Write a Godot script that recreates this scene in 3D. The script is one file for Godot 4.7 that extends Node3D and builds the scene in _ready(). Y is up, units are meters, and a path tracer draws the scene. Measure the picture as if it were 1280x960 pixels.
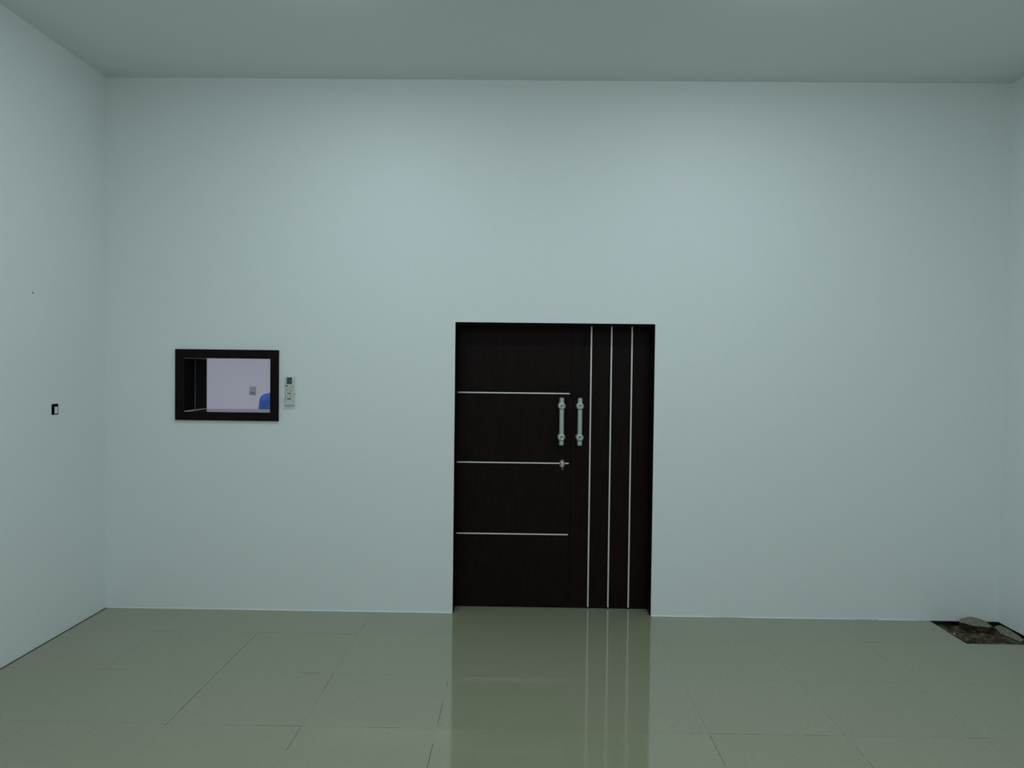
extends Node3D
# A tall empty white room: a dark recessed double door, a hatch window to the next room, a polished tile floor with one missing corner tile.

const EYE := Vector3(0, 1.75, 0)
const FOCAL := 981.14                                   # pixels of the 1280 x 960 frame
const XL := -2.947
const XR := 3.3605
const ZB := -5.518                                      # face of the back wall
const ZF := 3.6                                         # face of the wall behind the camera
const H := 3.748
const WALL := 0.382                                     # thickness of the back wall
const TILE := 0.655
const X0 := -0.393
const Z0 := -4.402
const SIDEWAYS := 0.11

var cam: Camera3D
var taken := {}
var M := {}

# ------------------------------------------------------------------ helpers
func numbered(called: String) -> String:
	if not taken.has(called):
		taken[called] = 0
		return called
	taken[called] += 1
	return "%s_%03d" % [called, taken[called]]

func ray(x: float, y: float) -> Vector3:
	return cam.transform.basis * Vector3((x - 640.0) / FOCAL, -(y - 480.0) / FOCAL, -1.0)

func on_z(x: float, y: float, z: float) -> Vector3:
	var d := ray(x, y)
	return EYE + d * ((z - EYE.z) / d.z)

func on_y(x: float, y: float, h: float) -> Vector3:
	var d := ray(x, y)
	return EYE + d * ((h - EYE.y) / d.y)

func mb() -> SurfaceTool:
	var st := SurfaceTool.new()
	st.begin(Mesh.PRIMITIVE_TRIANGLES)
	return st

func tri(st: SurfaceTool, a: Vector3, b: Vector3, c: Vector3, out: Vector3) -> void:
	var n := (b - a).cross(c - a)
	var pts := [a, b, c] if n.dot(out) < 0 else [a, c, b]
	for p in pts:
		st.add_vertex(p)

func quad(st: SurfaceTool, a: Vector3, b: Vector3, c: Vector3, d: Vector3, out: Vector3) -> void:
	tri(st, a, b, c, out)
	tri(st, a, c, d, out)

# a box between two corners with chamfered edges (bevel 0 = plain box)
func add_box(st: SurfaceTool, lo: Vector3, hi: Vector3, bevel := 0.0) -> void:
	var c := (lo + hi) / 2.0
	var e := (hi - lo) / 2.0
	st.set_smooth_group(-1)
	var b := minf(bevel, minf(e.x, minf(e.y, e.z)) * 0.9)
	for ax in 3:
		var u := (ax + 1) % 3
		var v := (ax + 2) % 3
		for s in [-1.0, 1.0]:
			var n := Vector3.ZERO
			n[ax] = s
			var p := []
			for k in [[-1, -1], [1, -1], [1, 1], [-1, 1]]:
				var q := Vector3.ZERO
				q[ax] = s * e[ax]
				q[u] = k[0] * (e[u] - b)
				q[v] = k[1] * (e[v] - b)
				p.append(c + q)
			quad(st, p[0], p[1], p[2], p[3], n)
	if b <= 0.0:
		return
	for ax in 3:                                         # edges along ax
		var u := (ax + 1) % 3
		var v := (ax + 2) % 3
		for su in [-1.0, 1.0]:
			for sv in [-1.0, 1.0]:
				var p := []
				for k in [[-1, 0], [1, 0], [1, 1], [-1, 1]]:
					var q := Vector3.ZERO
					q[ax] = k[0] * (e[ax] - b)
					q[u] = su * (e[u] - (b if k[1] == 1 else 0.0))
					q[v] = sv * (e[v] - (b if k[1] == 0 else 0.0))
					p.append(c + q)
				var n := Vector3.ZERO
				n[u] = su
				n[v] = sv
				quad(st, p[0], p[1], p[2], p[3], n)
	for sx in [-1.0, 1.0]:
		for sy in [-1.0, 1.0]:
			for sz in [-1.0, 1.0]:
				var s := Vector3(sx, sy, sz)
				tri(st, c + s * Vector3(e.x, e.y - b, e.z - b), c + s * Vector3(e.x - b, e.y, e.z - b), c + s * Vector3(e.x - b, e.y - b, e.z), s)

# a profile of (radius, height) turned about the axis `up` at `at`
func add_lathe(st: SurfaceTool, at: Vector3, up: Vector3, profile: Array, sides := 24) -> void:
	up = up.normalized()
	var s := up.cross(Vector3.RIGHT if absf(up.x) < 0.9 else Vector3.FORWARD).normalized()
	var t := up.cross(s)
	st.set_smooth_group(0)
	for i in profile.size() - 1:
		for k in sides:
			var a0 := TAU * k / sides
			var a1 := TAU * (k + 1) / sides
			var d0 := s * cos(a0) + t * sin(a0)
			var d1 := s * cos(a1) + t * sin(a1)
			var p: Vector2 = profile[i]
			var q: Vector2 = profile[i + 1]
			var out := (d0 + d1) * (q.y - p.y) - up * 2.0 * (q.x - p.x)
			quad(st, at + d0 * p.x + up * p.y, at + d1 * p.x + up * p.y, at + d1 * q.x + up * q.y, at + d0 * q.x + up * q.y, out)

func commit(st: SurfaceTool) -> ArrayMesh:
	st.generate_normals()
	return st.commit()

func obj(called: String, mesh: Mesh, m: Material, parent: Node = null, at := Vector3.ZERO) -> MeshInstance3D:
	var o := MeshInstance3D.new()
	o.mesh = mesh
	o.material_override = m
	o.position = at
	o.cast_shadow = GeometryInstance3D.SHADOW_CASTING_SETTING_ON
	if parent == null:
		o.name = numbered(called)
		add_child(o, true)
	else:
		o.name = called
		parent.add_child(o, true)
	return o

func thing(called: String, at := Vector3.ZERO) -> Node3D:
	var o := Node3D.new()
	o.name = numbered(called)
	add_child(o, true)
	o.position = at
	return o

func tag(o: Node, label: String, category: String, group := "", kind := "") -> Node:
	o.set_meta("label", label)
	o.set_meta("category", category)
	if group:
		o.set_meta("group", group)
	if kind:
		o.set_meta("kind", kind)
	return o

func box_mesh(lo: Vector3, hi: Vector3, bevel := 0.0) -> ArrayMesh:
	var st := mb()
	add_box(st, lo, hi, bevel)
	return commit(st)

func noise_tex(freq: float, ramp: Array, n_seed: int, size := 512, octaves := 4, stretch := Vector2.ONE) -> ImageTexture:
	var n := FastNoiseLite.new()
	n.seed = n_seed
	n.noise_type = FastNoiseLite.TYPE_SIMPLEX_SMOOTH
	n.frequency = freq
	n.fractal_octaves = octaves
	var im := Image.create(size, size, false, Image.FORMAT_RGB8)
	var r := 1.0 / TAU * size
	for y in size:
		for x in size:                                    # wrapped on two circles, so that it repeats without a seam
			var a := TAU * x / size
			var b := TAU * y / size
			var v := n.get_noise_3d(cos(a) * r * stretch.x + 7.0 * sin(b), sin(a) * r * stretch.x + sin(b) * r * stretch.y * 0.7, cos(b) * r * stretch.y)
			v = clampf(0.5 + v * 0.9, 0, 1)
			var c: Color = ramp[0].lerp(ramp[1], v)
			im.set_pixel(x, y, c)
	return ImageTexture.create_from_image(im)

func mat(c: Color, rough := 0.6, spec := 0.5, metal := 0.0) -> StandardMaterial3D:
	var m := StandardMaterial3D.new()
	m.albedo_color = c
	m.roughness = rough
	m.metallic_specular = spec
	m.metallic = metal
	return m

func tri_tex(m: StandardMaterial3D, t: Texture2D, per_metre: float) -> void:
	m.albedo_texture = t
	m.uv1_triplanar = true
	m.uv1_world_triplanar = true
	m.uv1_scale = Vector3.ONE * per_metre

func rgb8(r: float, g: float, b: float) -> Color:
	return Color(r / 255.0, g / 255.0, b / 255.0)

func _ready() -> void:
	# ---------------------------------------------------------------- camera
	cam = Camera3D.new()
	cam.name = "camera"
	cam.rotation = Vector3(-0.0220, 0.0130, 0.0118)
	cam.position = EYE
	cam.fov = rad_to_deg(2.0 * atan(480.0 / FOCAL))
	cam.near = 0.05
	cam.far = 60.0
	add_child(cam)
	# ---------------------------------------------------------------- environment: a closed room, nothing comes in from outside
	var we := WorldEnvironment.new()
	we.name = "world_environment"
	var env := Environment.new()
	env.background_mode = Environment.BG_COLOR
	env.background_color = Color(0.02, 0.02, 0.02)
	env.tonemap_mode = Environment.TONE_MAPPER_LINEAR
	env.tonemap_exposure = 1.0
	env.sdfgi_enabled = true
	env.ssao_enabled = true
	env.ssil_enabled = true
	we.environment = env
	add_child(we)
	make_materials()
	# ---------------------------------------------------------------- ceiling lamps and their light
	var led := Color(0.906, 0.964, 0.992)
	for row in 4:
		for side in 2:
			var which: String = ["row nearest the dark door", "second row from the dark door", "third row from the dark door", "row farthest from the dark door"][row]
			downlight(Vector3([-1.06, 1.36][side], H, [-3.85, -1.55, 0.72, 2.9][row]), led, 1.42, "white ceiling downlight on the %s side, %s" % [["hatch", "missing tile"][side], which], "downlights of the tall room")
	downlight(Vector3(-3.3, 2.9, -7.3), Color(0.92, 0.94, 1.0), 5.3, "white LED downlight in the ceiling of the room beyond the hatch", "")
	structure()
	floor_tiles()
	pit()
	make_door()
	make_window()
	next_room()
	make_remote()
	make_socket()
	make_person()

func make_materials() -> void:
	var paint := noise_tex(0.12, [Color(0.993, 0.993, 0.993), Color(1, 1, 1)], 3, 256, 3)
	M.wall = mat(rgb8(228, 233, 233), 0.5, 0.42)
	tri_tex(M.wall, paint, 0.9)
	M.ceiling = mat(rgb8(228, 233, 233), 0.7, 0.4)          # the same paint as the walls, rolled matt
	tri_tex(M.ceiling, paint, 0.7)
	M.far_wall = mat(rgb8(224, 222, 230), 0.6, 0.4)
	tri_tex(M.far_wall, paint, 0.8)
	M.bead = mat(rgb8(236, 238, 234), 0.5, 0.5)
	var stone := noise_tex(0.06, [Color(0.97, 0.97, 0.97), Color(1, 1, 1)], 11, 512, 5)
	M.tiles = []
	for k in 4:
		var m := mat([rgb8(144, 146, 121), rgb8(145, 147, 122), rgb8(143, 146, 120), rgb8(145, 146, 122)][k], 0.07, 0.64)
		tri_tex(m, stone, 1.3)
		M.tiles.append(m)
	M.grout = mat(rgb8(117, 119, 99), 0.7, 0.3)
	M.dark_grout = mat(rgb8(38, 42, 36), 0.95, 0.2)
	var earth := noise_tex(0.028, [Color(0.25, 0.23, 0.20), Color(1, 1, 0.96)], 5, 512, 5)
	M.earth = mat(rgb8(128, 120, 104), 0.95, 0.2)
	tri_tex(M.earth, earth, 0.9)
	M.concrete = mat(rgb8(164, 165, 150), 0.95, 0.2)
	tri_tex(M.concrete, noise_tex(0.1, [Color(0.55, 0.55, 0.52), Color(1, 1, 1)], 8, 256, 5), 3.0)
	M.crust = mat(rgb8(124, 108, 90), 0.95, 0.2)
	tri_tex(M.crust, M.concrete.albedo_texture, 1.5)
	var grain := noise_tex(0.03, [Color(0.72, 0.68, 0.66), Color(1, 1, 1)], 21, 512, 4, Vector2(6, 0.5))
	M.door = mat(rgb8(29, 17, 15), 0.5, 0.22)
	tri_tex(M.door, grain, 0.8)
	M.lining = mat(rgb8(28, 18, 17), 0.5, 0.22)
	tri_tex(M.lining, grain, 0.8)
	M.reveal = mat(rgb8(24, 19, 19), 0.12, 0.34)
	M.jamb = mat(rgb8(18, 14, 15), 0.6, 0.1)
	M.steel = mat(rgb8(222, 216, 212), 0.42, 0.5, 0.35)
	M.satin = mat(rgb8(178, 190, 182), 0.5, 0.5, 0.85)
	M.dull = mat(rgb8(132, 130, 128), 0.5, 0.5, 0.4)
	M.black = mat(rgb8(14, 15, 14), 0.7, 0.3)
	M.white = mat(rgb8(226, 228, 222), 0.45, 0.5)
	M.remote = mat(rgb8(197, 202, 197), 0.45, 0.5)
	M.lcd = mat(rgb8(62, 80, 80), 0.2, 0.5)
	M.button = mat(rgb8(176, 181, 176), 0.5, 0.5)
	M.dark_button = mat(rgb8(48, 54, 52), 0.5, 0.5)
	M.glass = mat(Color(1, 1, 1, 0.004), 0.02, 0.34)
	M.glass.transparency = BaseMaterial3D.TRANSPARENCY_ALPHA
	M.skin = mat(rgb8(168, 122, 96), 0.6, 0.4)
	M.hair = mat(rgb8(24, 20, 18), 0.6, 0.4)
	M.shirt = mat(rgb8(34, 64, 122), 0.85, 0.2)
	M.trousers = mat(rgb8(44, 46, 54), 0.85, 0.2)

# ------------------------------------------------------------------ lamps
func downlight(at: Vector3, c: Color, energy: float, label: String, group: String) -> void:
	var t := thing("ceiling_downlight", at)
	tag(t, label, "ceiling light", group)
	var st := mb()
	add_lathe(st, Vector3.ZERO, Vector3.DOWN, [Vector2(0.070, 0.002), Vector2(0.072, 0.010), Vector2(0.080, 0.012), Vector2(0.092, 0.008), Vector2(0.096, 0.0)], 40)
	obj("ring", commit(st), M.white, t)
	var glow := mat(Color(0.9, 0.95, 0.95), 0.6, 0.3)
	glow.emission_enabled = true
	glow.emission = c
	glow.emission_energy_multiplier = 3.0
	var sd := mb()
	add_lathe(sd, Vector3.ZERO, Vector3.DOWN, [Vector2(0.0715, 0.002), Vector2(0.070, 0.020), Vector2(0.062, 0.036), Vector2(0.042, 0.047), Vector2(0.0, 0.053)], 40)
	obj("diffuser_lamp", commit(sd), glow, t)
	var l := AreaLight3D.new()
	l.name = "downlight_glow"
	l.area_size = Vector2(0.126, 0.126)
	l.light_color = c
	l.light_energy = energy
	l.area_range = 30.0
	l.area_attenuation = 2.0
	l.shadow_enabled = true
	l.position = Vector3(0, -0.056, 0)
	l.rotation = Vector3(-PI / 2, 0, 0)
	t.add_child(l)
	var side := OmniLight3D.new()                          # what leaves the sides of the domed diffuser
	side.name = "downlight_dome"
	side.light_color = c
	side.light_energy = energy * SIDEWAYS
	side.light_size = 0.03
	side.omni_range = 30.0
	side.omni_attenuation = 2.0
	side.shadow_enabled = true
	side.position = Vector3(0, -0.034, 0)
	t.add_child(side)

# ------------------------------------------------------------------ walls and ceiling
func structure() -> void:
	# back wall: pierced by the doorway and by the hatch
	var d0 := -0.475
	var d1 := 0.928
	var dt := 2.060
	var w0 := -2.420
	var w1 := -1.745
	var wb := 1.374
	var wt := 1.819
	var zb := ZB - WALL
	var st := mb()
	var x_lo := XL - 0.2
	var x_hi := XR + 0.2
	for r in [[x_lo, w0, 0.0, H], [w0, w1, 0.0, wb], [w0, w1, wt, H], [w1, d0, 0.0, H], [d0, d1, dt, H], [d1, x_hi, 0.0, H]]:
		add_box(st, Vector3(r[0], r[2], zb), Vector3(r[1], r[3], ZB))
	var wall := obj("wall_back", commit(st), M.wall)
	tag(wall, "white painted wall with the dark double door and the hatch", "wall", "", "structure")
	# left wall with the cut-out of the socket box
	st = mb()
	var b0 := -4.945
	var b1 := -4.874
	var y0 := 1.413
	var y1 := 1.482
	for r in [[ZB, b0, 0.0, H], [b0, b1, 0.0, y0], [b0, b1, y1, H], [b1, ZF, 0.0, H]]:
		add_box(st, Vector3(XL - 0.2, r[2], r[0]), Vector3(XL, r[3], r[1]))
	tag(obj("wall_left", commit(st), M.wall), "white painted side wall with the open socket box", "wall", "", "structure")
	var hole := mb()
	add_lathe(hole, Vector3(XL, 2.160, -4.689), Vector3.RIGHT, [Vector2(0.0, 0.0006), Vector2(0.004, 0.0006), Vector2(0.006, 0.001), Vector2(0.007, 0.0)], 12)
	var nail := obj("wall_plug", commit(hole), M.dull)
	tag(nail, "tiny grey screw plug in the white wall above the socket box", "screw plug")
	tag(obj("wall_right", box_mesh(Vector3(XR, 0, ZB), Vector3(XR + 0.2, H, ZF)), M.wall), "white painted side wall beside the missing corner tile", "wall", "", "structure")
	tag(obj("wall_front", box_mesh(Vector3(XL - 0.2, 0, ZF), Vector3(XR + 0.2, H, ZF + 0.2)), M.wall), "white wall closing the tall room opposite the dark door", "wall", "", "structure")
	tag(obj("ceiling", box_mesh(Vector3(XL - 0.2, H, ZB - WALL), Vector3(XR + 0.2, H + 0.2, ZF + 0.2)), M.ceiling), "flat white ceiling with round downlights", "ceiling", "", "structure")
	# the filler bead along the foot of the back wall, interrupted by the doorway and the missing tile
	var rng := RandomNumberGenerator.new()
	rng.seed = 4
	var bead := Node3D.new()
	bead.name = "baseboard_back"
	add_child(bead)
	tag(bead, "thin white filler bead along the foot of the back wall", "filler bead", "", "structure")
	for r in [[XL + 0.01, d0 - 0.002, 0.0], [d1 + 0.002, X0 + 5 * TILE - 0.004, 0.3]]:
		st = mb()
		var x: float = r[0]
		while x < r[1]:
			var e := minf(r[1], x + rng.randf_range(0.05, 0.22))
			if rng.randf() > r[2]:
				add_box(st, Vector3(x, -0.001, ZB - 0.004), Vector3(e, rng.randf_range(0.004, 0.007), ZB + 0.0035), 0.001)
			x = e
		obj("filler_strip", commit(st), M.bead, bead)

# ------------------------------------------------------------------ floor
func floor_tiles() -> void:
	var f := Node3D.new()
	f.name = "floor"
	add_child(f)
	tag(f, "glossy grey green polished tile floor with thin joints", "floor", "", "structure")
	var px := X0 + 5 * TILE                                # left edge of the missing tile
	var pz := Z0 - TILE                                    # front edge of the missing tile
	# base slab under everything, bed of mortar up to the joints, left out under the missing tile and in the slot along the left wall
	var st := mb()
	add_box(st, Vector3(-6.2, -0.2, -10.9), Vector3(XR + 0.4, -0.07, ZF + 0.3))
	obj("base_slab", commit(st), M.dark_grout, f)
	st = mb()
	var z_back := ZB - WALL
	for r in [[XL + 0.010, px, ZB, ZF], [px, XR, pz, ZF], [XL + 0.010, px - 0.02, z_back, ZB], [px - 0.02, XR + 0.2, z_back, ZB - 0.10], [XR, XR + 0.2, pz, ZF]]:
		add_box(st, Vector3(r[0], -0.09, r[2]), Vector3(r[1], -0.0006, r[3]))
	obj("mortar_bed", commit(st), M.grout, f)
	var meshes := {}
	var j := 0.0005                                        # half a joint
	var rng := RandomNumberGenerator.new()
	rng.seed = 9
	for row in range(-2, 14):
		var z1 := minf(Z0 + row * TILE + TILE, ZF)
		var z0 := maxf(Z0 + row * TILE, ZB)
		if z1 - z0 < 0.02:
			continue
		for col in range(-4, 6):
			var x0 := maxf(X0 + col * TILE, XL + 0.010)
			var x1 := minf(X0 + col * TILE + TILE, XR)
			if col == 5 and row == -2 or x1 - x0 < 0.02:
				continue
			lay(f, meshes, x0 + j, x1 - j, z0 + (j if row > -2 else 0.0), z1 - j, rng)
	# the threshold strip in the doorway
	for c in [[-0.473, X0], [X0, X0 + TILE], [X0 + TILE, X0 + 2 * TILE], [X0 + 2 * TILE, 0.926]]:
		lay(f, meshes, c[0] + j, c[1] - j, ZB - 0.26, ZB - j, rng)
	# black dirt packed in stretches of the joints: [from, to] on the floor, as the photograph shows them
	for s in [[0, 326, 790.5, 250, 862, 0.75], [0, 250, 862, 222, 890, 1.1], [0, 222, 890, 204, 907, 0.7], [0, 459, 777, 452, 786, 0.5], [0, 416, 842, 402, 866, 0.6], [0, 374, 908, 354, 938, 0.7],
			[0, 559, 852, 557.5, 858, 0.7], [0, 552, 878, 546, 904, 0.9], [0, 540, 930, 534, 960, 0.9], [0, 878, 898, 883, 910, 0.3], [0, 890, 920, 909, 958, 0.6], [0, 1077, 935, 1085, 945, 0.5], [0, 1091, 953, 1097, 961, 0.7],
			[1, 180, 790, 215, 790, 0.6], [1, 326, 790.5, 352, 790.5, 0.5], [1, 400, 791, 440, 791, 0.35], [1, 1080, 803, 1100, 803, 0.6], [1, 130, 838, 156, 838, 0.6], [1, 376, 840.5, 398, 840.5, 0.6], [1, 592, 842.5, 608, 842.5, 0.5],
			[1, 320, 907, 376, 907, 0.6], [1, 460, 908, 500, 908, 0.5], [1, 888, 917.5, 918, 917.5, 0.55], [1, 928, 918, 954, 918, 0.45], [1, 1008, 920.5, 1036, 920.5, 0.55], [1, 1218, 925.5, 1238, 925.5, 0.6]]:
		var w: float = 0.0010 * s[5] + 0.0002
		var a := on_y(s[1], s[2], 0)
		var b := on_y(s[3], s[4], 0)
		var lo: Vector3
		var hi: Vector3
		if s[0] == 0:                                       # along a joint that runs to the door wall
			var x := X0 + roundf(((a.x + b.x) / 2 - X0) / TILE) * TILE
			lo = Vector3(x - w, -0.003, minf(a.z, b.z))
			hi = Vector3(x + w, 0.0002, maxf(a.z, b.z))
		else:
			var z := Z0 + roundf(((a.z + b.z) / 2 - Z0) / TILE) * TILE
			lo = Vector3(minf(a.x, b.x), -0.003, z - w)
			hi = Vector3(maxf(a.x, b.x), 0.0002, z + w)
		obj("dark_grout", box_mesh(lo, hi), M.dark_grout, f)

func lay(f: Node3D, meshes: Dictionary, x0: float, x1: float, z0: float, z1: float, rng: RandomNumberGenerator) -> void:
	var key := "%d_%d" % [roundi((x1 - x0) * 1e4), roundi((z1 - z0) * 1e4)]
	if not meshes.has(key):
		meshes[key] = box_mesh(Vector3(-(x1 - x0) / 2, -0.010, -(z1 - z0) / 2), Vector3((x1 - x0) / 2, 0, (z1 - z0) / 2))
	obj("tile", meshes[key], M.tiles[rng.randi() % 4], f, Vector3((x0 + x1) / 2, rng.randf_range(-0.0001, 0.0), (z0 + z1) / 2))

# ------------------------------------------------------------------ the missing tile and the rubble in it
func pit() -> void:
	var px := X0 + 5 * TILE
	var pz := Z0 - TILE
	var n := FastNoiseLite.new()
	n.seed = 31
	n.frequency = 9.0
	n.fractal_octaves = 4
	var st := mb()
	st.set_smooth_group(0)
	var x0 := px - 0.005
	var x1 := XR + 0.19
	var z0 := ZB - 0.099
	var z1 := pz + 0.005
	var nx := 60
	var nz := 56
	var at := func(i: int, k: int) -> Vector3:
		var x := lerpf(x0, x1, float(i) / nx)
		var z := lerpf(z0, z1, float(k) / nz)
		return Vector3(x, -0.043 + 0.016 * n.get_noise_2d(x, z) + 0.006 * n.get_noise_2d(x * 4.0, z * 4.0), z)
	for i in nx:
		for k in nz:
			quad(st, at.call(i, k), at.call(i + 1, k), at.call(i + 1, k + 1), at.call(i, k + 1), Vector3.UP)
	var bed := obj("mortar_patch", commit(st), M.earth)
	tag(bed, "bare brown mortar bed in the corner where a tile is missing", "mortar bed", "", "structure")
	# the broken lump of screed that leans against the wall
	var top := [on_z(1198, 776.5, -5.44), on_z(1201, 773.2, -5.48), on_z(1210, 771.2, -5.50), on_z(1221, 772.6, -5.50), on_z(1232, 776.2, -5.49), on_z(1240, 782.3, -5.42), on_z(1237, 784.2, -5.37), on_z(1222, 782.6, -5.36), on_z(1211, 780.8, -5.36), on_z(1202, 778.6, -5.39)]
	var low := [on_y(1199, 783, -0.040), on_y(1202, 780, -0.040), on_y(1211, 779.5, -0.040), on_y(1222, 779.5, -0.040), on_y(1235, 781, -0.040), on_y(1242, 786.5, -0.046), on_y(1237, 791.6, -0.046), on_y(1226, 792.6, -0.046), on_y(1213, 790.8, -0.046), on_y(1203, 787.4, -0.046)]
	lump("concrete_chunk", top, low, 0.006, 71, "grey broken lump of concrete with earthy sides leaning in the missing tile corner", "concrete lump")
	top = [on_y(1243, 783.5, -0.012), on_y(1248, 781.5, -0.010), on_y(1255, 783.5, -0.010), on_y(1264, 788.0, -0.012), on_y(1274, 794.5, -0.016), on_y(1281, 800.0, -0.02), on_y(1276, 802.5, -0.030), on_y(1262, 796.5, -0.030), on_y(1250, 791.0, -0.028)]
	low = []
	for p in top:
		low.append(Vector3(p.x, -0.05, p.z) + Vector3(0.004, 0, 0.004))
	lump("mortar_fragment", top, low, 0.004, 77, "pale flat mortar fragment along the right wall in the missing tile corner", "mortar fragment")
	var speck := on_y(1193, 792.3, -0.036)
	var c := []
	var d := []
	for k in 6:
		var a := TAU * k / 6.0
		c.append(speck + Vector3(cos(a) * 0.004, 0.003, sin(a) * 0.004))
		d.append(speck + Vector3(cos(a) * 0.005, -0.010, sin(a) * 0.005))
	lump("plaster_crumb", c, d, 0.001, 79, "small white plaster crumb lying on the bare mortar", "plaster crumb", M.white)
	for k in 7:
		var spot: Array = [[1186, 789], [1204, 797], [1226, 799], [1246, 796], [1258, 800], [1216, 802], [1237, 802]][k]
		var p := on_y(spot[0], spot[1], -0.036)
		c = []
		d = []
		for q in 7:
			var a := TAU * q / 7.0 + k
			var r: float = [0.016, 0.012, 0.02, 0.015, 0.022, 0.011, 0.014][k] * (0.8 + 0.3 * sin(q * 2.3 + k))
			c.append(p + Vector3(cos(a) * r * 0.7, 0.008, sin(a) * r * 0.6))
			d.append(p + Vector3(cos(a) * r, -0.014, sin(a) * r * 0.9))
		lump("rubble_piece", c, d, 0.002, 90 + k, "small brown crumb of mortar rubble in the missing tile corner", "rubble", M.crust, "mortar rubble in the missing tile corner")

# an irregular lump between a top ring and a bottom ring of the same number of points
func lump(called: String, top: Array, low: Array, rough: float, s: int, label: String, category: String, one: Material = null, group := "") -> void:
	var base := Vector3.ZERO
	for p in low:
		base += p
	base /= low.size()
	var rng := RandomNumberGenerator.new()
	rng.seed = s
	var jit := func(p: Vector3) -> Vector3: return p + Vector3(rng.randf_range(-rough, rough), rng.randf_range(-rough, rough) * 0.5, rng.randf_range(-rough, rough))
	var rings := []
	for r in [[low, 0.0, 1.0], [low, 0.3, 1.03], [low, 0.72, 1.04], [low, 1.0, 1.0]]:
		var ring := []
		for i in top.size():
			var a: Vector3 = low[i].lerp(top[i], r[1])
			var b: Vector3 = low[(i + 1) % top.size()].lerp(top[(i + 1) % top.size()], r[1])
			ring.append(a - base)
			ring.append(jit.call(a.lerp(b, 0.5)) - base)
		rings.append(ring)
	var side := mb()
	side.set_smooth_group(-1)
	var count: int = rings[0].size()
	for k in rings.size() - 1:
		for i in count:
			var i1 := (i + 1) % count
			var out: Vector3 = rings[k][i] * Vector3(1, 0, 1)
			quad(side, rings[k][i], rings[k][i1], rings[k + 1][i1], rings[k + 1][i], out)
	var cap := mb()
	cap.set_smooth_group(-1)
	var mid := Vector3.ZERO
	for p in rings[3]:
		mid += p
	mid = mid / count + Vector3(0, 0.003, 0)
	var half := []
	for p in rings[3]:
		half.append(jit.call(p.lerp(mid, 0.5)) + Vector3(0, 0.002, 0))
	for i in count:
		var i1 := (i + 1) % count
		quad(cap, rings[3][i], rings[3][i1], half[i1], half[i], Vector3.UP)
		tri(cap, half[i], half[i1], mid, Vector3.UP)
	for i in count:
		tri(side, rings[0][i], rings[0][(i + 1) % count], Vector3.ZERO, Vector3.DOWN)
	if one:
		cap.set_smooth_group(-1)
		var o := mb()
		o.append_from(commit(side), 0, Transform3D())
		o.append_from(commit(cap), 0, Transform3D())
		tag(obj(called, o.commit(), one, null, base), label, category, group)
		return
	var t := thing(called, base)
	tag(t, label, category, group)
	obj("broken_side", commit(side), M.crust, t)
	obj("top_face", commit(cap), M.concrete, t)

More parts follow.
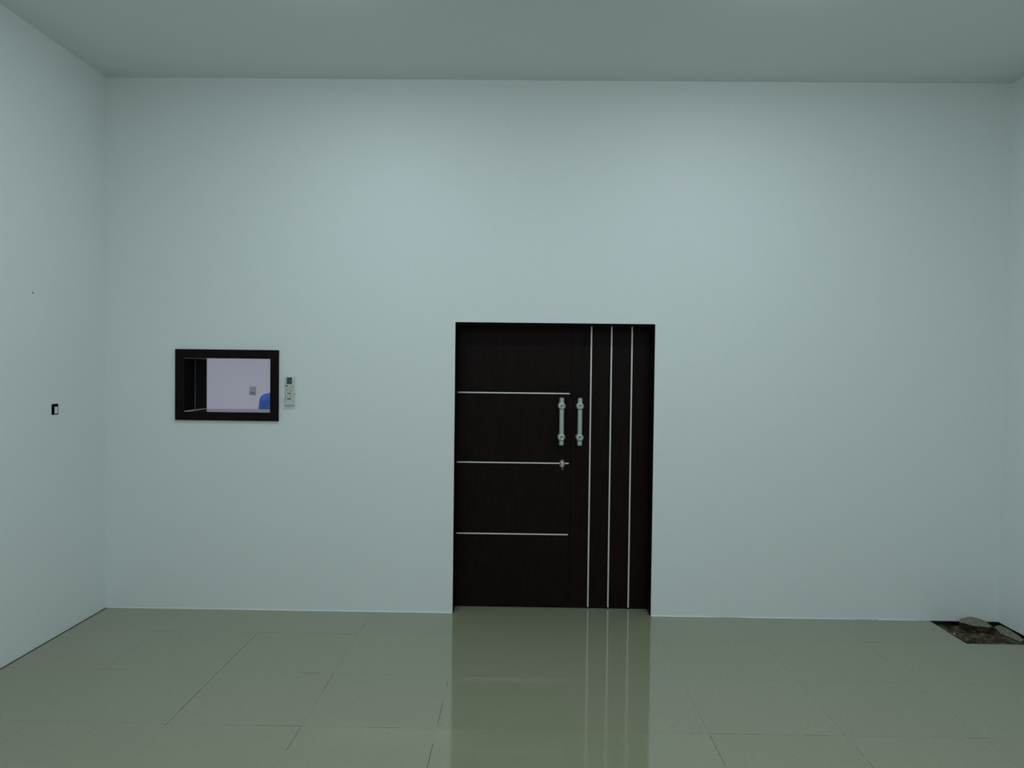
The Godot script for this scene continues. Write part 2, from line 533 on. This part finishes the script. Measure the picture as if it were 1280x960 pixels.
# ------------------------------------------------------------------ door
func make_door() -> void:
	var zd := -5.678                                       # face of the leaves
	var d := thing("door_1", Vector3(0.2265, 0, zd))
	tag(d, "dark brown flush double door with thin silver inlay strips", "door", "", "structure")
	var o := d.position
	var x0 := -0.475 - o.x
	var x1 := 0.928 - o.x
	var top := 2.060
	# lining of the reveal
	var fr := 0.006
	var st := mb()
	add_box(st, Vector3(x0, 0, -0.10), Vector3(x0 + fr, top, 0.155), 0.002)
	add_box(st, Vector3(x1 - fr, 0, -0.10), Vector3(x1, top, 0.155), 0.002)
	add_box(st, Vector3(x0 + fr, top - fr, -0.10), Vector3(x1 - fr, top, 0.155), 0.002)
	obj("frame_lining", commit(st), M.lining, d)
	var seam := 0.358 - o.x
	var lx := [[x0 + fr + 0.001, seam - 0.001], [seam + 0.001, x1 - fr - 0.001]]
	var leaves := []
	for k in 2:
		leaves.append(obj("door_leaf", box_mesh(Vector3(lx[k][0], 0.004, -0.045), Vector3(lx[k][1], top - fr - 0.003, 0), 0.0006), M.door, d))
	# silver strips let into the leaves: three across the left one, three down the right one
	for y in [1.5605, 1.0545, 0.536]:
		obj("silver_strip", box_mesh(Vector3(lx[0][0] + 0.001, y - 0.0045, -0.004), Vector3(0.344 - o.x, y + 0.0045, 0.0022), 0.0008), M.steel, leaves[0])
	for x in [0.496, 0.6415, 0.789]:
		obj("silver_strip", box_mesh(Vector3(x - o.x - 0.0050, 0.010, -0.004), Vector3(x - o.x + 0.0050, top - fr - 0.006, 0.0022), 0.0008), M.steel, leaves[1])
	# pull handles
	for x in [0.2855, 0.4165]:
		var h := Node3D.new()
		h.name = "pull_handle"
		h.position = Vector3(x - o.x, 1.361, 0)
		d.add_child(h, true)
		obj("grip_bar", box_mesh(Vector3(-0.0165, -0.172, 0.050), Vector3(0.0165, 0.172, 0.072), 0.006), M.satin, h)
		for s in [-1.0, 1.0]:
			var b := mb()
			add_lathe(b, Vector3(0, s * 0.112, 0), Vector3(0, 0, 1), [Vector2(0.0, 0.0), Vector2(0.027, 0.0), Vector2(0.027, 0.006), Vector2(0.013, 0.010), Vector2(0.013, 0.040), Vector2(0.025, 0.044), Vector2(0.0265, 0.072), Vector2(0.024, 0.077), Vector2(0.006, 0.078), Vector2(0.005, 0.074), Vector2(0.0, 0.074)], 28)
			obj("boss", commit(b), M.satin, h)
			var sc := mb()
			add_lathe(sc, Vector3(-0.004, s * 0.112 - 0.008, 0.0772), Vector3(0, 0, 1), [Vector2(0.0, 0.0012), Vector2(0.0035, 0.0012), Vector2(0.0045, 0.0)], 12)
			obj("set_screw", commit(sc), M.black, h)
	# lock cylinder with its oval rose and the keyhole
	var lk := Node3D.new()
	lk.name = "lock_cylinder"
	lk.position = Vector3(0.296 - o.x, 1.052, 0)
	d.add_child(lk, true)
	st = mb()
	st.set_smooth_group(-1)
	var pts := []
	for k in 28:
		var a := TAU * k / 28.0
		pts.append(Vector3(cos(a) * 0.0175, sin(a) * 0.0175 + (0.012 if sin(a) > 0 else -0.012), 0))
	for k in 28:
		var p: Vector3 = pts[k]
		var q: Vector3 = pts[(k + 1) % 28]
		quad(st, p, q, q * 0.92 + Vector3(0, 0, 0.008), p * 0.92 + Vector3(0, 0, 0.008), p + q)
		tri(st, p * 0.92 + Vector3(0, 0, 0.008), q * 0.92 + Vector3(0, 0, 0.008), Vector3(0, 0, 0.009), Vector3(0, 0, 1))
	obj("rose", commit(st), M.dull, lk)
	st = mb()
	add_lathe(st, Vector3(0, 0.007, 0.008), Vector3(0, 0, 1), [Vector2(0.009, 0.0), Vector2(0.009, 0.005), Vector2(0.008, 0.006), Vector2(0.0, 0.006)], 20)
	add_box(st, Vector3(-0.0045, -0.020, 0.008), Vector3(0.0045, 0.004, 0.012), 0.001)
	obj("cylinder", commit(st), M.steel, lk)
	obj("keyhole", box_mesh(Vector3(-0.001, 0.001, 0.0135), Vector3(0.001, 0.013, 0.0143)), M.black, lk)
	st = mb()
	add_lathe(st, Vector3(0.003, -0.040, 0), Vector3(0, 0, 1), [Vector2(0.007, 0.0), Vector2(0.007, 0.004), Vector2(0.004, 0.007), Vector2(0.0, 0.008)], 16)
	obj("stud", commit(st), M.dull, lk)

# ------------------------------------------------------------------ hatch window
func make_window() -> void:
	var x0 := -2.448
	var x1 := -1.7155
	var y0 := 1.3465
	var y1 := 1.8475
	var i0 := -2.3885
	var i1 := -1.775
	var j0 := 1.406
	var j1 := 1.785
	var c := Vector3((x0 + x1) / 2, y0, ZB)
	var w := thing("window_1", c)
	tag(w, "small dark framed hatch window in the white wall", "window", "", "structure")
	var f := 0.018
	# casing: four flat boards, mitre lines left as butt joints
	for r in [[x0, i0, y0, y1], [i1, x1, y0, y1], [i0, i1, y0, j0], [i0, i1, j1, y1]]:
		obj("casing_board", box_mesh(Vector3(r[0], r[2], ZB) - c, Vector3(r[1], r[3], ZB + f) - c, 0.002), M.lining, w)
	# lining boards through the thickness of the wall
	var zb := ZB - WALL - 0.003
	for r in [[-2.42, i0, 1.374, 1.819], [i1, -1.745, 1.374, 1.819], [i0, i1, 1.374, j0], [i0, i1, j1, 1.819]]:
		obj("lining_board", box_mesh(Vector3(r[0], r[2], zb) - c, Vector3(r[1], r[3], ZB) - c), M.reveal if r[0] == i0 else M.jamb, w)
	# casing on the far side
	for r in [[x0, i0, y0, y1], [i1, x1, y0, y1], [i0, i1, y0, j0], [i0, i1, j1, y1]]:
		obj("casing_board", box_mesh(Vector3(r[0], r[2], zb - 0.014) - c, Vector3(r[1], r[3], zb) - c, 0.002), M.lining, w)
	# glass and the thin aluminium beads that hold it
	var zg := -5.700
	obj("glass_pane", box_mesh(Vector3(i0, j0, zg - 0.0025) - c, Vector3(i1, j1, zg + 0.0025) - c), M.glass, w)
	for r in [[i0, i0 + 0.004, j0, j1], [i1 - 0.004, i1, j0, j1]]:
		obj("glazing_bead", box_mesh(Vector3(r[0], r[2], zg + 0.003) - c, Vector3(r[1], r[3], zg + 0.006) - c, 0.0008), M.dull, w)
	# pale sealant run into the corners where the left lining board meets sill and head
	for y in [j0, j1]:
		var s := 1.0 if y == j0 else -1.0
		for z in [[ZB + 0.001, zg + 0.011], [zg - 0.003, zb]]:
			var st := mb()
			st.set_smooth_group(-1)
			var e := 0.0032
			var p := [Vector3(i0, y, z[0]), Vector3(i0 + e, y, z[0]), Vector3(i0, y + s * e, z[0]), Vector3(i0, y, z[1]), Vector3(i0 + e, y, z[1]), Vector3(i0, y + s * e, z[1])]
			for k in 6:
				p[k] -= c
			quad(st, p[1], p[4], p[5], p[2], Vector3(1, s, 0))
			quad(st, p[0], p[1], p[4], p[3], Vector3(0, -s, 0))
			quad(st, p[0], p[2], p[5], p[3], Vector3(-1, 0, 0))
			tri(st, p[0], p[1], p[2], Vector3(0, 0, 1))
			tri(st, p[3], p[4], p[5], Vector3(0, 0, -1))
			obj("sealant_bead", commit(st), M.bead, w)

# ------------------------------------------------------------------ the room behind the hatch
func next_room() -> void:
	var zn := ZB - WALL
	var zf := -10.5
	tag(obj("wall_far", box_mesh(Vector3(-6.0, 0, zf - 0.2), Vector3(2.2, 2.9, zf)), M.far_wall), "pale lavender wall with a switch seen through the hatch", "wall", "", "structure")
	tag(obj("wall_far_left", box_mesh(Vector3(-6.2, 0, zf), Vector3(-6.0, 2.9, zn)), M.far_wall), "pale lavender side wall of the room beyond the hatch", "wall", "", "structure")
	tag(obj("wall_far_right", box_mesh(Vector3(2.0, 0, zf), Vector3(2.2, 2.9, zn)), M.far_wall), "pale wall closing the room behind the dark door", "wall", "", "structure")
	tag(obj("wall_near_left", box_mesh(Vector3(-6.0, 0, zn), Vector3(XL - 0.2, 2.9, zn + 0.2)), M.far_wall), "pale wall of the next room beside its hatch", "wall", "", "structure")
	tag(obj("ceiling_far", box_mesh(Vector3(-6.2, 2.9, zf - 0.2), Vector3(2.2, 3.1, zn)), M.far_wall), "white ceiling of the room beyond the hatch", "ceiling", "", "structure")
	tag(obj("floor_far", box_mesh(Vector3(-6.0, -0.069, zf), Vector3(2.0, 0, zn)), M.tiles[0]), "pale tile floor of the room beyond the hatch", "floor", "", "structure")
	# switch on the far wall
	var s := thing("wall_switch", Vector3(-3.62, 1.385, zf))
	tag(s, "small grey light switch on the lavender wall seen through the hatch", "switch")
	obj("plate", box_mesh(Vector3(-0.045, -0.060, 0.0), Vector3(0.045, 0.060, 0.008), 0.003), mat(rgb8(178, 180, 184), 0.4), s)
	obj("rocker", box_mesh(Vector3(-0.038, -0.050, 0.008), Vector3(0.038, -0.010, 0.013), 0.002), mat(rgb8(128, 131, 140), 0.4), s)
	obj("rocker", box_mesh(Vector3(-0.030, 0.006, 0.008), Vector3(0.038, 0.046, 0.012), 0.002), mat(rgb8(160, 162, 168), 0.4), s)

# ------------------------------------------------------------------ remote control in its holder beside the hatch
func make_remote() -> void:
	var x0 := -1.669
	var x1 := -1.604
	var hold := thing("remote_holder", Vector3((x0 + x1) / 2, 1.462, ZB))
	tag(hold, "white plastic wall cradle holding the remote control beside the hatch", "remote holder")
	var w := (x1 - x0) / 2
	obj("back_plate", box_mesh(Vector3(-w - 0.004, 0.0, 0.0), Vector3(w + 0.004, 0.085, 0.003), 0.001), M.remote, hold)
	obj("front_lip", box_mesh(Vector3(-w - 0.004, 0.0, 0.024), Vector3(w + 0.004, 0.022, 0.026), 0.001), M.remote, hold)
	obj("bottom", box_mesh(Vector3(-w - 0.004, 0.0, 0.003), Vector3(w + 0.004, 0.003, 0.024)), M.white, hold)
	for s in [-1.0, 1.0]:
		obj("side_cheek", box_mesh(Vector3(s * (w + 0.0025) - 0.0015, 0.003, 0.003), Vector3(s * (w + 0.0025) + 0.0015, 0.050, 0.024)), M.white, hold)
	var r := thing("remote_control", Vector3((x0 + x1) / 2, 1.466, ZB + 0.0035))
	tag(r, "white air conditioner remote control with a grey display beside the hatch", "remote control")
	w -= 0.0012
	obj("body", box_mesh(Vector3(-w, 0, 0), Vector3(w, 0.200, 0.0195), 0.005), M.remote, r)
	obj("display", box_mesh(Vector3(-0.019, 0.143, 0.0195), Vector3(0.018, 0.190, 0.0202), 0.0003), M.lcd, r)
	var fz := 0.0195
	for b in [[-0.026, -0.009, 0.128, 0.134, 0], [0.014, 0.030, 0.116, 0.136, 1], [-0.024, -0.008, 0.112, 0.119, 1], [-0.004, 0.010, 0.112, 0.119, 1], [-0.020, -0.006, 0.092, 0.104, 1], [0.004, 0.018, 0.092, 0.104, 1], [-0.013, 0.010, 0.074, 0.080, 0], [-0.024, -0.010, 0.056, 0.064, 1], [0.004, 0.020, 0.056, 0.064, 1], [-0.016, 0.012, 0.036, 0.043, 0]]:
		obj("button", box_mesh(Vector3(b[0], b[2], fz), Vector3(b[1], b[3], fz + 0.0022), 0.0008), M.dark_button if b[4] == 0 else M.button, r)

# ------------------------------------------------------------------ open socket box in the left wall
func make_socket() -> void:
	var s := thing("socket_box", Vector3(XL, 1.413, -4.9095))
	tag(s, "open black electrical socket box with a white module in the left wall", "socket box")
	var hz := 0.0355
	var hy := 0.069
	var d := 0.05
	var st := mb()
	add_box(st, Vector3(-d, 0, -hz), Vector3(-d + 0.002, hy, hz))
	add_box(st, Vector3(-d, 0, -hz), Vector3(0.001, 0.003, hz))
	add_box(st, Vector3(-d, hy - 0.003, -hz), Vector3(0.001, hy, hz))
	add_box(st, Vector3(-d, 0, -hz), Vector3(0.001, hy, -hz + 0.003))
	add_box(st, Vector3(-d, 0, hz - 0.003), Vector3(0.001, hy, hz))
	obj("box", commit(st), M.black, s)
	obj("module", box_mesh(Vector3(-0.006, 0.006, -hz + 0.004), Vector3(0.0, 0.049, -0.004), 0.0015), M.white, s)
	obj("terminal_block", box_mesh(Vector3(-0.035, 0.050, -hz + 0.006), Vector3(-0.004, 0.062, 0.020), 0.002), M.black, s)

# ------------------------------------------------------------------ person in the next room
func capsule(p: Vector3, b: Array) -> float:
	var ab: Vector3 = b[1] - b[0]
	var t := clampf((p - b[0]).dot(ab) / maxf(ab.length_squared(), 1e-9), 0.0, 1.0)
	return (p - b[0] - ab * t).length() - lerpf(b[2], b[3], t)

func field(p: Vector3, bones: Array, k: float) -> float:
	var d := 1e9
	for b in bones:
		var e := capsule(p, b)
		var h := maxf(k - absf(d - e), 0.0) / k
		d = minf(d, e) - h * h * k * 0.25
	return d

# surface nets of the joined capsules; squash shapes the cross section (z scale)
func nets(st: SurfaceTool, bones: Array, cell: float, k: float, cut_low := -1e9, cut_high := 1e9) -> void:
	var lo := Vector3.ONE * 1e9
	var hi := -lo
	for b in bones:
		for i in 2:
			lo = lo.min(b[i] - Vector3.ONE * (b[2 + i] + k))
			hi = hi.max(b[i] + Vector3.ONE * (b[2 + i] + k))
	lo -= Vector3.ONE * cell
	var nx := int((hi.x - lo.x) / cell) + 3
	var ny := int((hi.y - lo.y) / cell) + 3
	var nz := int((hi.z - lo.z) / cell) + 3
	var f := PackedFloat32Array()
	f.resize(nx * ny * nz)
	for y in ny:
		var py := lo.y + y * cell
		var near := []
		for b in bones:
			var r := maxf(b[2], b[3]) + k + 2.0 * cell
			if py > minf(b[0].y, b[1].y) - r and py < maxf(b[0].y, b[1].y) + r:
				near.append(b)
		for z in nz:
			for x in nx:
				var p := lo + Vector3(x, y, z) * cell
				var v := field(p, near, k) if near else 1.0
				v = maxf(v, maxf(cut_low - p.y, p.y - cut_high))
				f[(y * nz + z) * nx + x] = v
	var ids := {}
	var pts := []
	for y in ny - 1:
		for z in nz - 1:
			for x in nx - 1:
				var sum := Vector3.ZERO
				var cnt := 0
				var c := []
				for q in 8:
					c.append(f[((y + ((q >> 1) & 1)) * nz + z + (q >> 2)) * nx + x + (q & 1)])
				var first: bool = c[0] < 0
				var mixed := false
				for q in 8:
					if (c[q] < 0) != first:
						mixed = true
						break
				if not mixed:
					continue
				for e in [[0, 1], [2, 3], [4, 5], [6, 7], [0, 2], [1, 3], [4, 6], [5, 7], [0, 4], [1, 5], [2, 6], [3, 7]]:
					var a: float = c[e[0]]
					var b: float = c[e[1]]
					if (a < 0) != (b < 0):
						var t := a / (a - b)
						var pa := Vector3(e[0] & 1, (e[0] >> 1) & 1, e[0] >> 2)
						var pb := Vector3(e[1] & 1, (e[1] >> 1) & 1, e[1] >> 2)
						sum += pa.lerp(pb, t)
						cnt += 1
				ids[(y * nz + z) * nx + x] = pts.size()
				pts.append(lo + (Vector3(x, y, z) + sum / cnt) * cell)
	st.set_smooth_group(0)
	for y in range(1, ny - 1):
		for z in range(1, nz - 1):
			for x in range(1, nx - 1):
				var at := (y * nz + z) * nx + x
				var a := f[at]
				for ax in 3:
					var step: int = [1, nz * nx, nx][ax]
					var b := f[at + step]
					if (a < 0) == (b < 0):
						continue
					var u: int = [nz * nx, nx, 1][ax]
					var v: int = [nx, 1, nz * nx][ax]
					var q := [at - u - v, at - v, at, at - u]
					if not (ids.has(q[0]) and ids.has(q[1]) and ids.has(q[2]) and ids.has(q[3])):
						continue
					var out := Vector3.ZERO
					out[ax] = 1.0 if a < 0 else -1.0
					quad(st, pts[ids[q[0]]], pts[ids[q[1]]], pts[ids[q[2]]], pts[ids[q[3]]], out)

func make_person() -> void:
	var p := thing("person", Vector3(-2.600, 0, -8.52))
	p.rotation.y = 0.30
	p.scale = Vector3.ONE * 0.978
	tag(p, "person in a blue shirt standing in the room beyond the hatch", "person")
	var V := func(x: float, y: float, z: float) -> Vector3: return Vector3(x, y, z)
	var torso := [[V.call(-0.075, 0.97, 0.0), V.call(0.075, 0.97, 0.0), 0.105, 0.105], [V.call(-0.05, 1.12, 0.0), V.call(0.05, 1.12, 0.0), 0.100, 0.100],
		[V.call(-0.075, 1.29, 0.0), V.call(0.075, 1.29, 0.0), 0.108, 0.108], [V.call(-0.10, 1.39, -0.005), V.call(0.10, 1.39, -0.005), 0.075, 0.075], [V.call(-0.175, 1.385, -0.005), V.call(0.175, 1.385, -0.005), 0.056, 0.056],
		[V.call(0, 1.36, -0.01), V.call(0, 1.50, 0.0), 0.085, 0.056]]
	var sleeves := []
	var arms := []
	for s in [-1.0, 1.0]:
		var sh: Vector3 = V.call(s * 0.185, 1.375, -0.005)
		var el: Vector3 = V.call(s * 0.235, 1.09, -0.02)
		var wr: Vector3 = V.call(s * 0.225, 0.85, 0.06)
		arms.append([sh, el, 0.054, 0.040])
		arms.append([el, wr, 0.040, 0.027])
		sleeves.append([sh, sh.lerp(el, 0.62), 0.060, 0.056])
	var legs := []
	for s in [-1.0, 1.0]:
		legs.append([V.call(s * 0.085, 0.92, 0), V.call(s * 0.095, 0.49, 0.01), 0.092, 0.058])
		legs.append([V.call(s * 0.095, 0.49, 0.01), V.call(s * 0.10, 0.09, -0.01), 0.060, 0.038])
		legs.append([V.call(s * 0.10, 0.045, -0.02), V.call(s * 0.115, 0.034, 0.16), 0.042, 0.032])
	var neck := [[V.call(0, 1.42, -0.01), V.call(0, 1.55, 0.01), 0.058, 0.054]]
	var body := mb()
	nets(body, torso + arms + legs + neck, 0.018, 0.035, 0.0)
	var head := [[V.call(0, 1.655, -0.012), V.call(0, 1.67, 0.0), 0.088, 0.084], [V.call(0, 1.60, 0.025), V.call(0, 1.572, 0.045), 0.064, 0.038], [V.call(0, 1.63, 0.085), V.call(0, 1.605, 0.103), 0.010, 0.015], [V.call(-0.03, 1.663, 0.066), V.call(0.03, 1.663, 0.066), 0.020, 0.020],
		[V.call(-0.083, 1.655, -0.01), V.call(-0.083, 1.62, -0.005), 0.014, 0.010], [V.call(0.083, 1.655, -0.01), V.call(0.083, 1.62, -0.005), 0.014, 0.010], [V.call(-0.016, 1.578, 0.080), V.call(0.016, 1.578, 0.080), 0.009, 0.009], [V.call(0, 1.50, 0.0), V.call(0, 1.58, 0.01), 0.052, 0.054]]
	nets(body, head, 0.006, 0.018)
	for s in [-1.0, 1.0]:
		var wr: Vector3 = V.call(s * 0.225, 0.85, 0.06)
		var hand := [[wr, wr + V.call(0, -0.05, 0.012), 0.026, 0.022]]
		for k in 4:
			var zk := -0.028 + 0.019 * k
			var ln: float = [0.055, 0.068, 0.074, 0.066][k]
			var kn: Vector3 = wr + V.call(0, -0.085, 0.015 + zk)
			hand.append([wr + V.call(0, -0.035, 0.012 + zk * 0.7), kn, 0.012, 0.010])
			var mid: Vector3 = kn + V.call(-s * 0.010, -ln * 0.5, 0.004)
			hand.append([kn, mid, 0.0095, 0.0085])
			hand.append([mid, mid + V.call(-s * 0.022, -ln * 0.42, 0.002), 0.0085, 0.0075])
		var th: Vector3 = wr + V.call(-s * 0.010, -0.030, 0.038)
		hand.append([wr + V.call(0, -0.015, 0.02), th, 0.014, 0.012])
		hand.append([th, th + V.call(-s * 0.010, -0.035, 0.016), 0.0105, 0.0095])
		hand.append([th + V.call(-s * 0.010, -0.035, 0.016), th + V.call(-s * 0.014, -0.062, 0.016), 0.0095, 0.008])
		nets(body, hand, 0.004, 0.006)
	obj("body", commit(body), M.skin, p)
	var puff := func(bones: Array, r: float) -> Array:
		var o := []
		for b in bones:
			o.append([b[0], b[1], b[2] + r, b[3] + r])
		return o
	var shirt := mb()
	nets(shirt, puff.call(torso, 0.012) + puff.call(sleeves, 0.010), 0.014, 0.035, 0.90, 1.468)
	obj("shirt", commit(shirt), M.shirt, p)
	var pants := mb()
	var lb := []
	for i in legs.size():
		if i % 3 != 2:
			lb.append(legs[i])
	nets(pants, puff.call(lb + [torso[0]], 0.014), 0.018, 0.04, 0.06, 0.99)
	obj("trousers", commit(pants), M.trousers, p)
	var hair := mb()
	nets(hair, [[V.call(0, 1.685, -0.022), V.call(0, 1.692, -0.012), 0.089, 0.085], [V.call(-0.05, 1.63, -0.045), V.call(0.05, 1.63, -0.045), 0.056, 0.056]], 0.008, 0.03, 1.575)
	obj("hair", commit(hair), M.hair, p)
	for s in [-1.0, 1.0]:
		var eye := mb()
		add_lathe(eye, V.call(s * 0.030, 1.645, 0.074), Vector3(0, 0, 1), [Vector2(0.0115, 0.0), Vector2(0.009, 0.006), Vector2(0.0045, 0.0086)], 16)
		var e := obj("eye", commit(eye), M.white, p)
		var pu := mb()
		add_lathe(pu, V.call(s * 0.030, 1.645, 0.074), Vector3(0, 0, 1), [Vector2(0.0046, 0.0086), Vector2(0.002, 0.0096), Vector2(0.0, 0.0097)], 12)
		obj("pupil", commit(pu), M.hair, e)
		obj("shoe", box_mesh(V.call(s * 0.107 - 0.05, 0.0, -0.075), V.call(s * 0.107 + 0.05, 0.075, 0.20), 0.03), M.black, p)
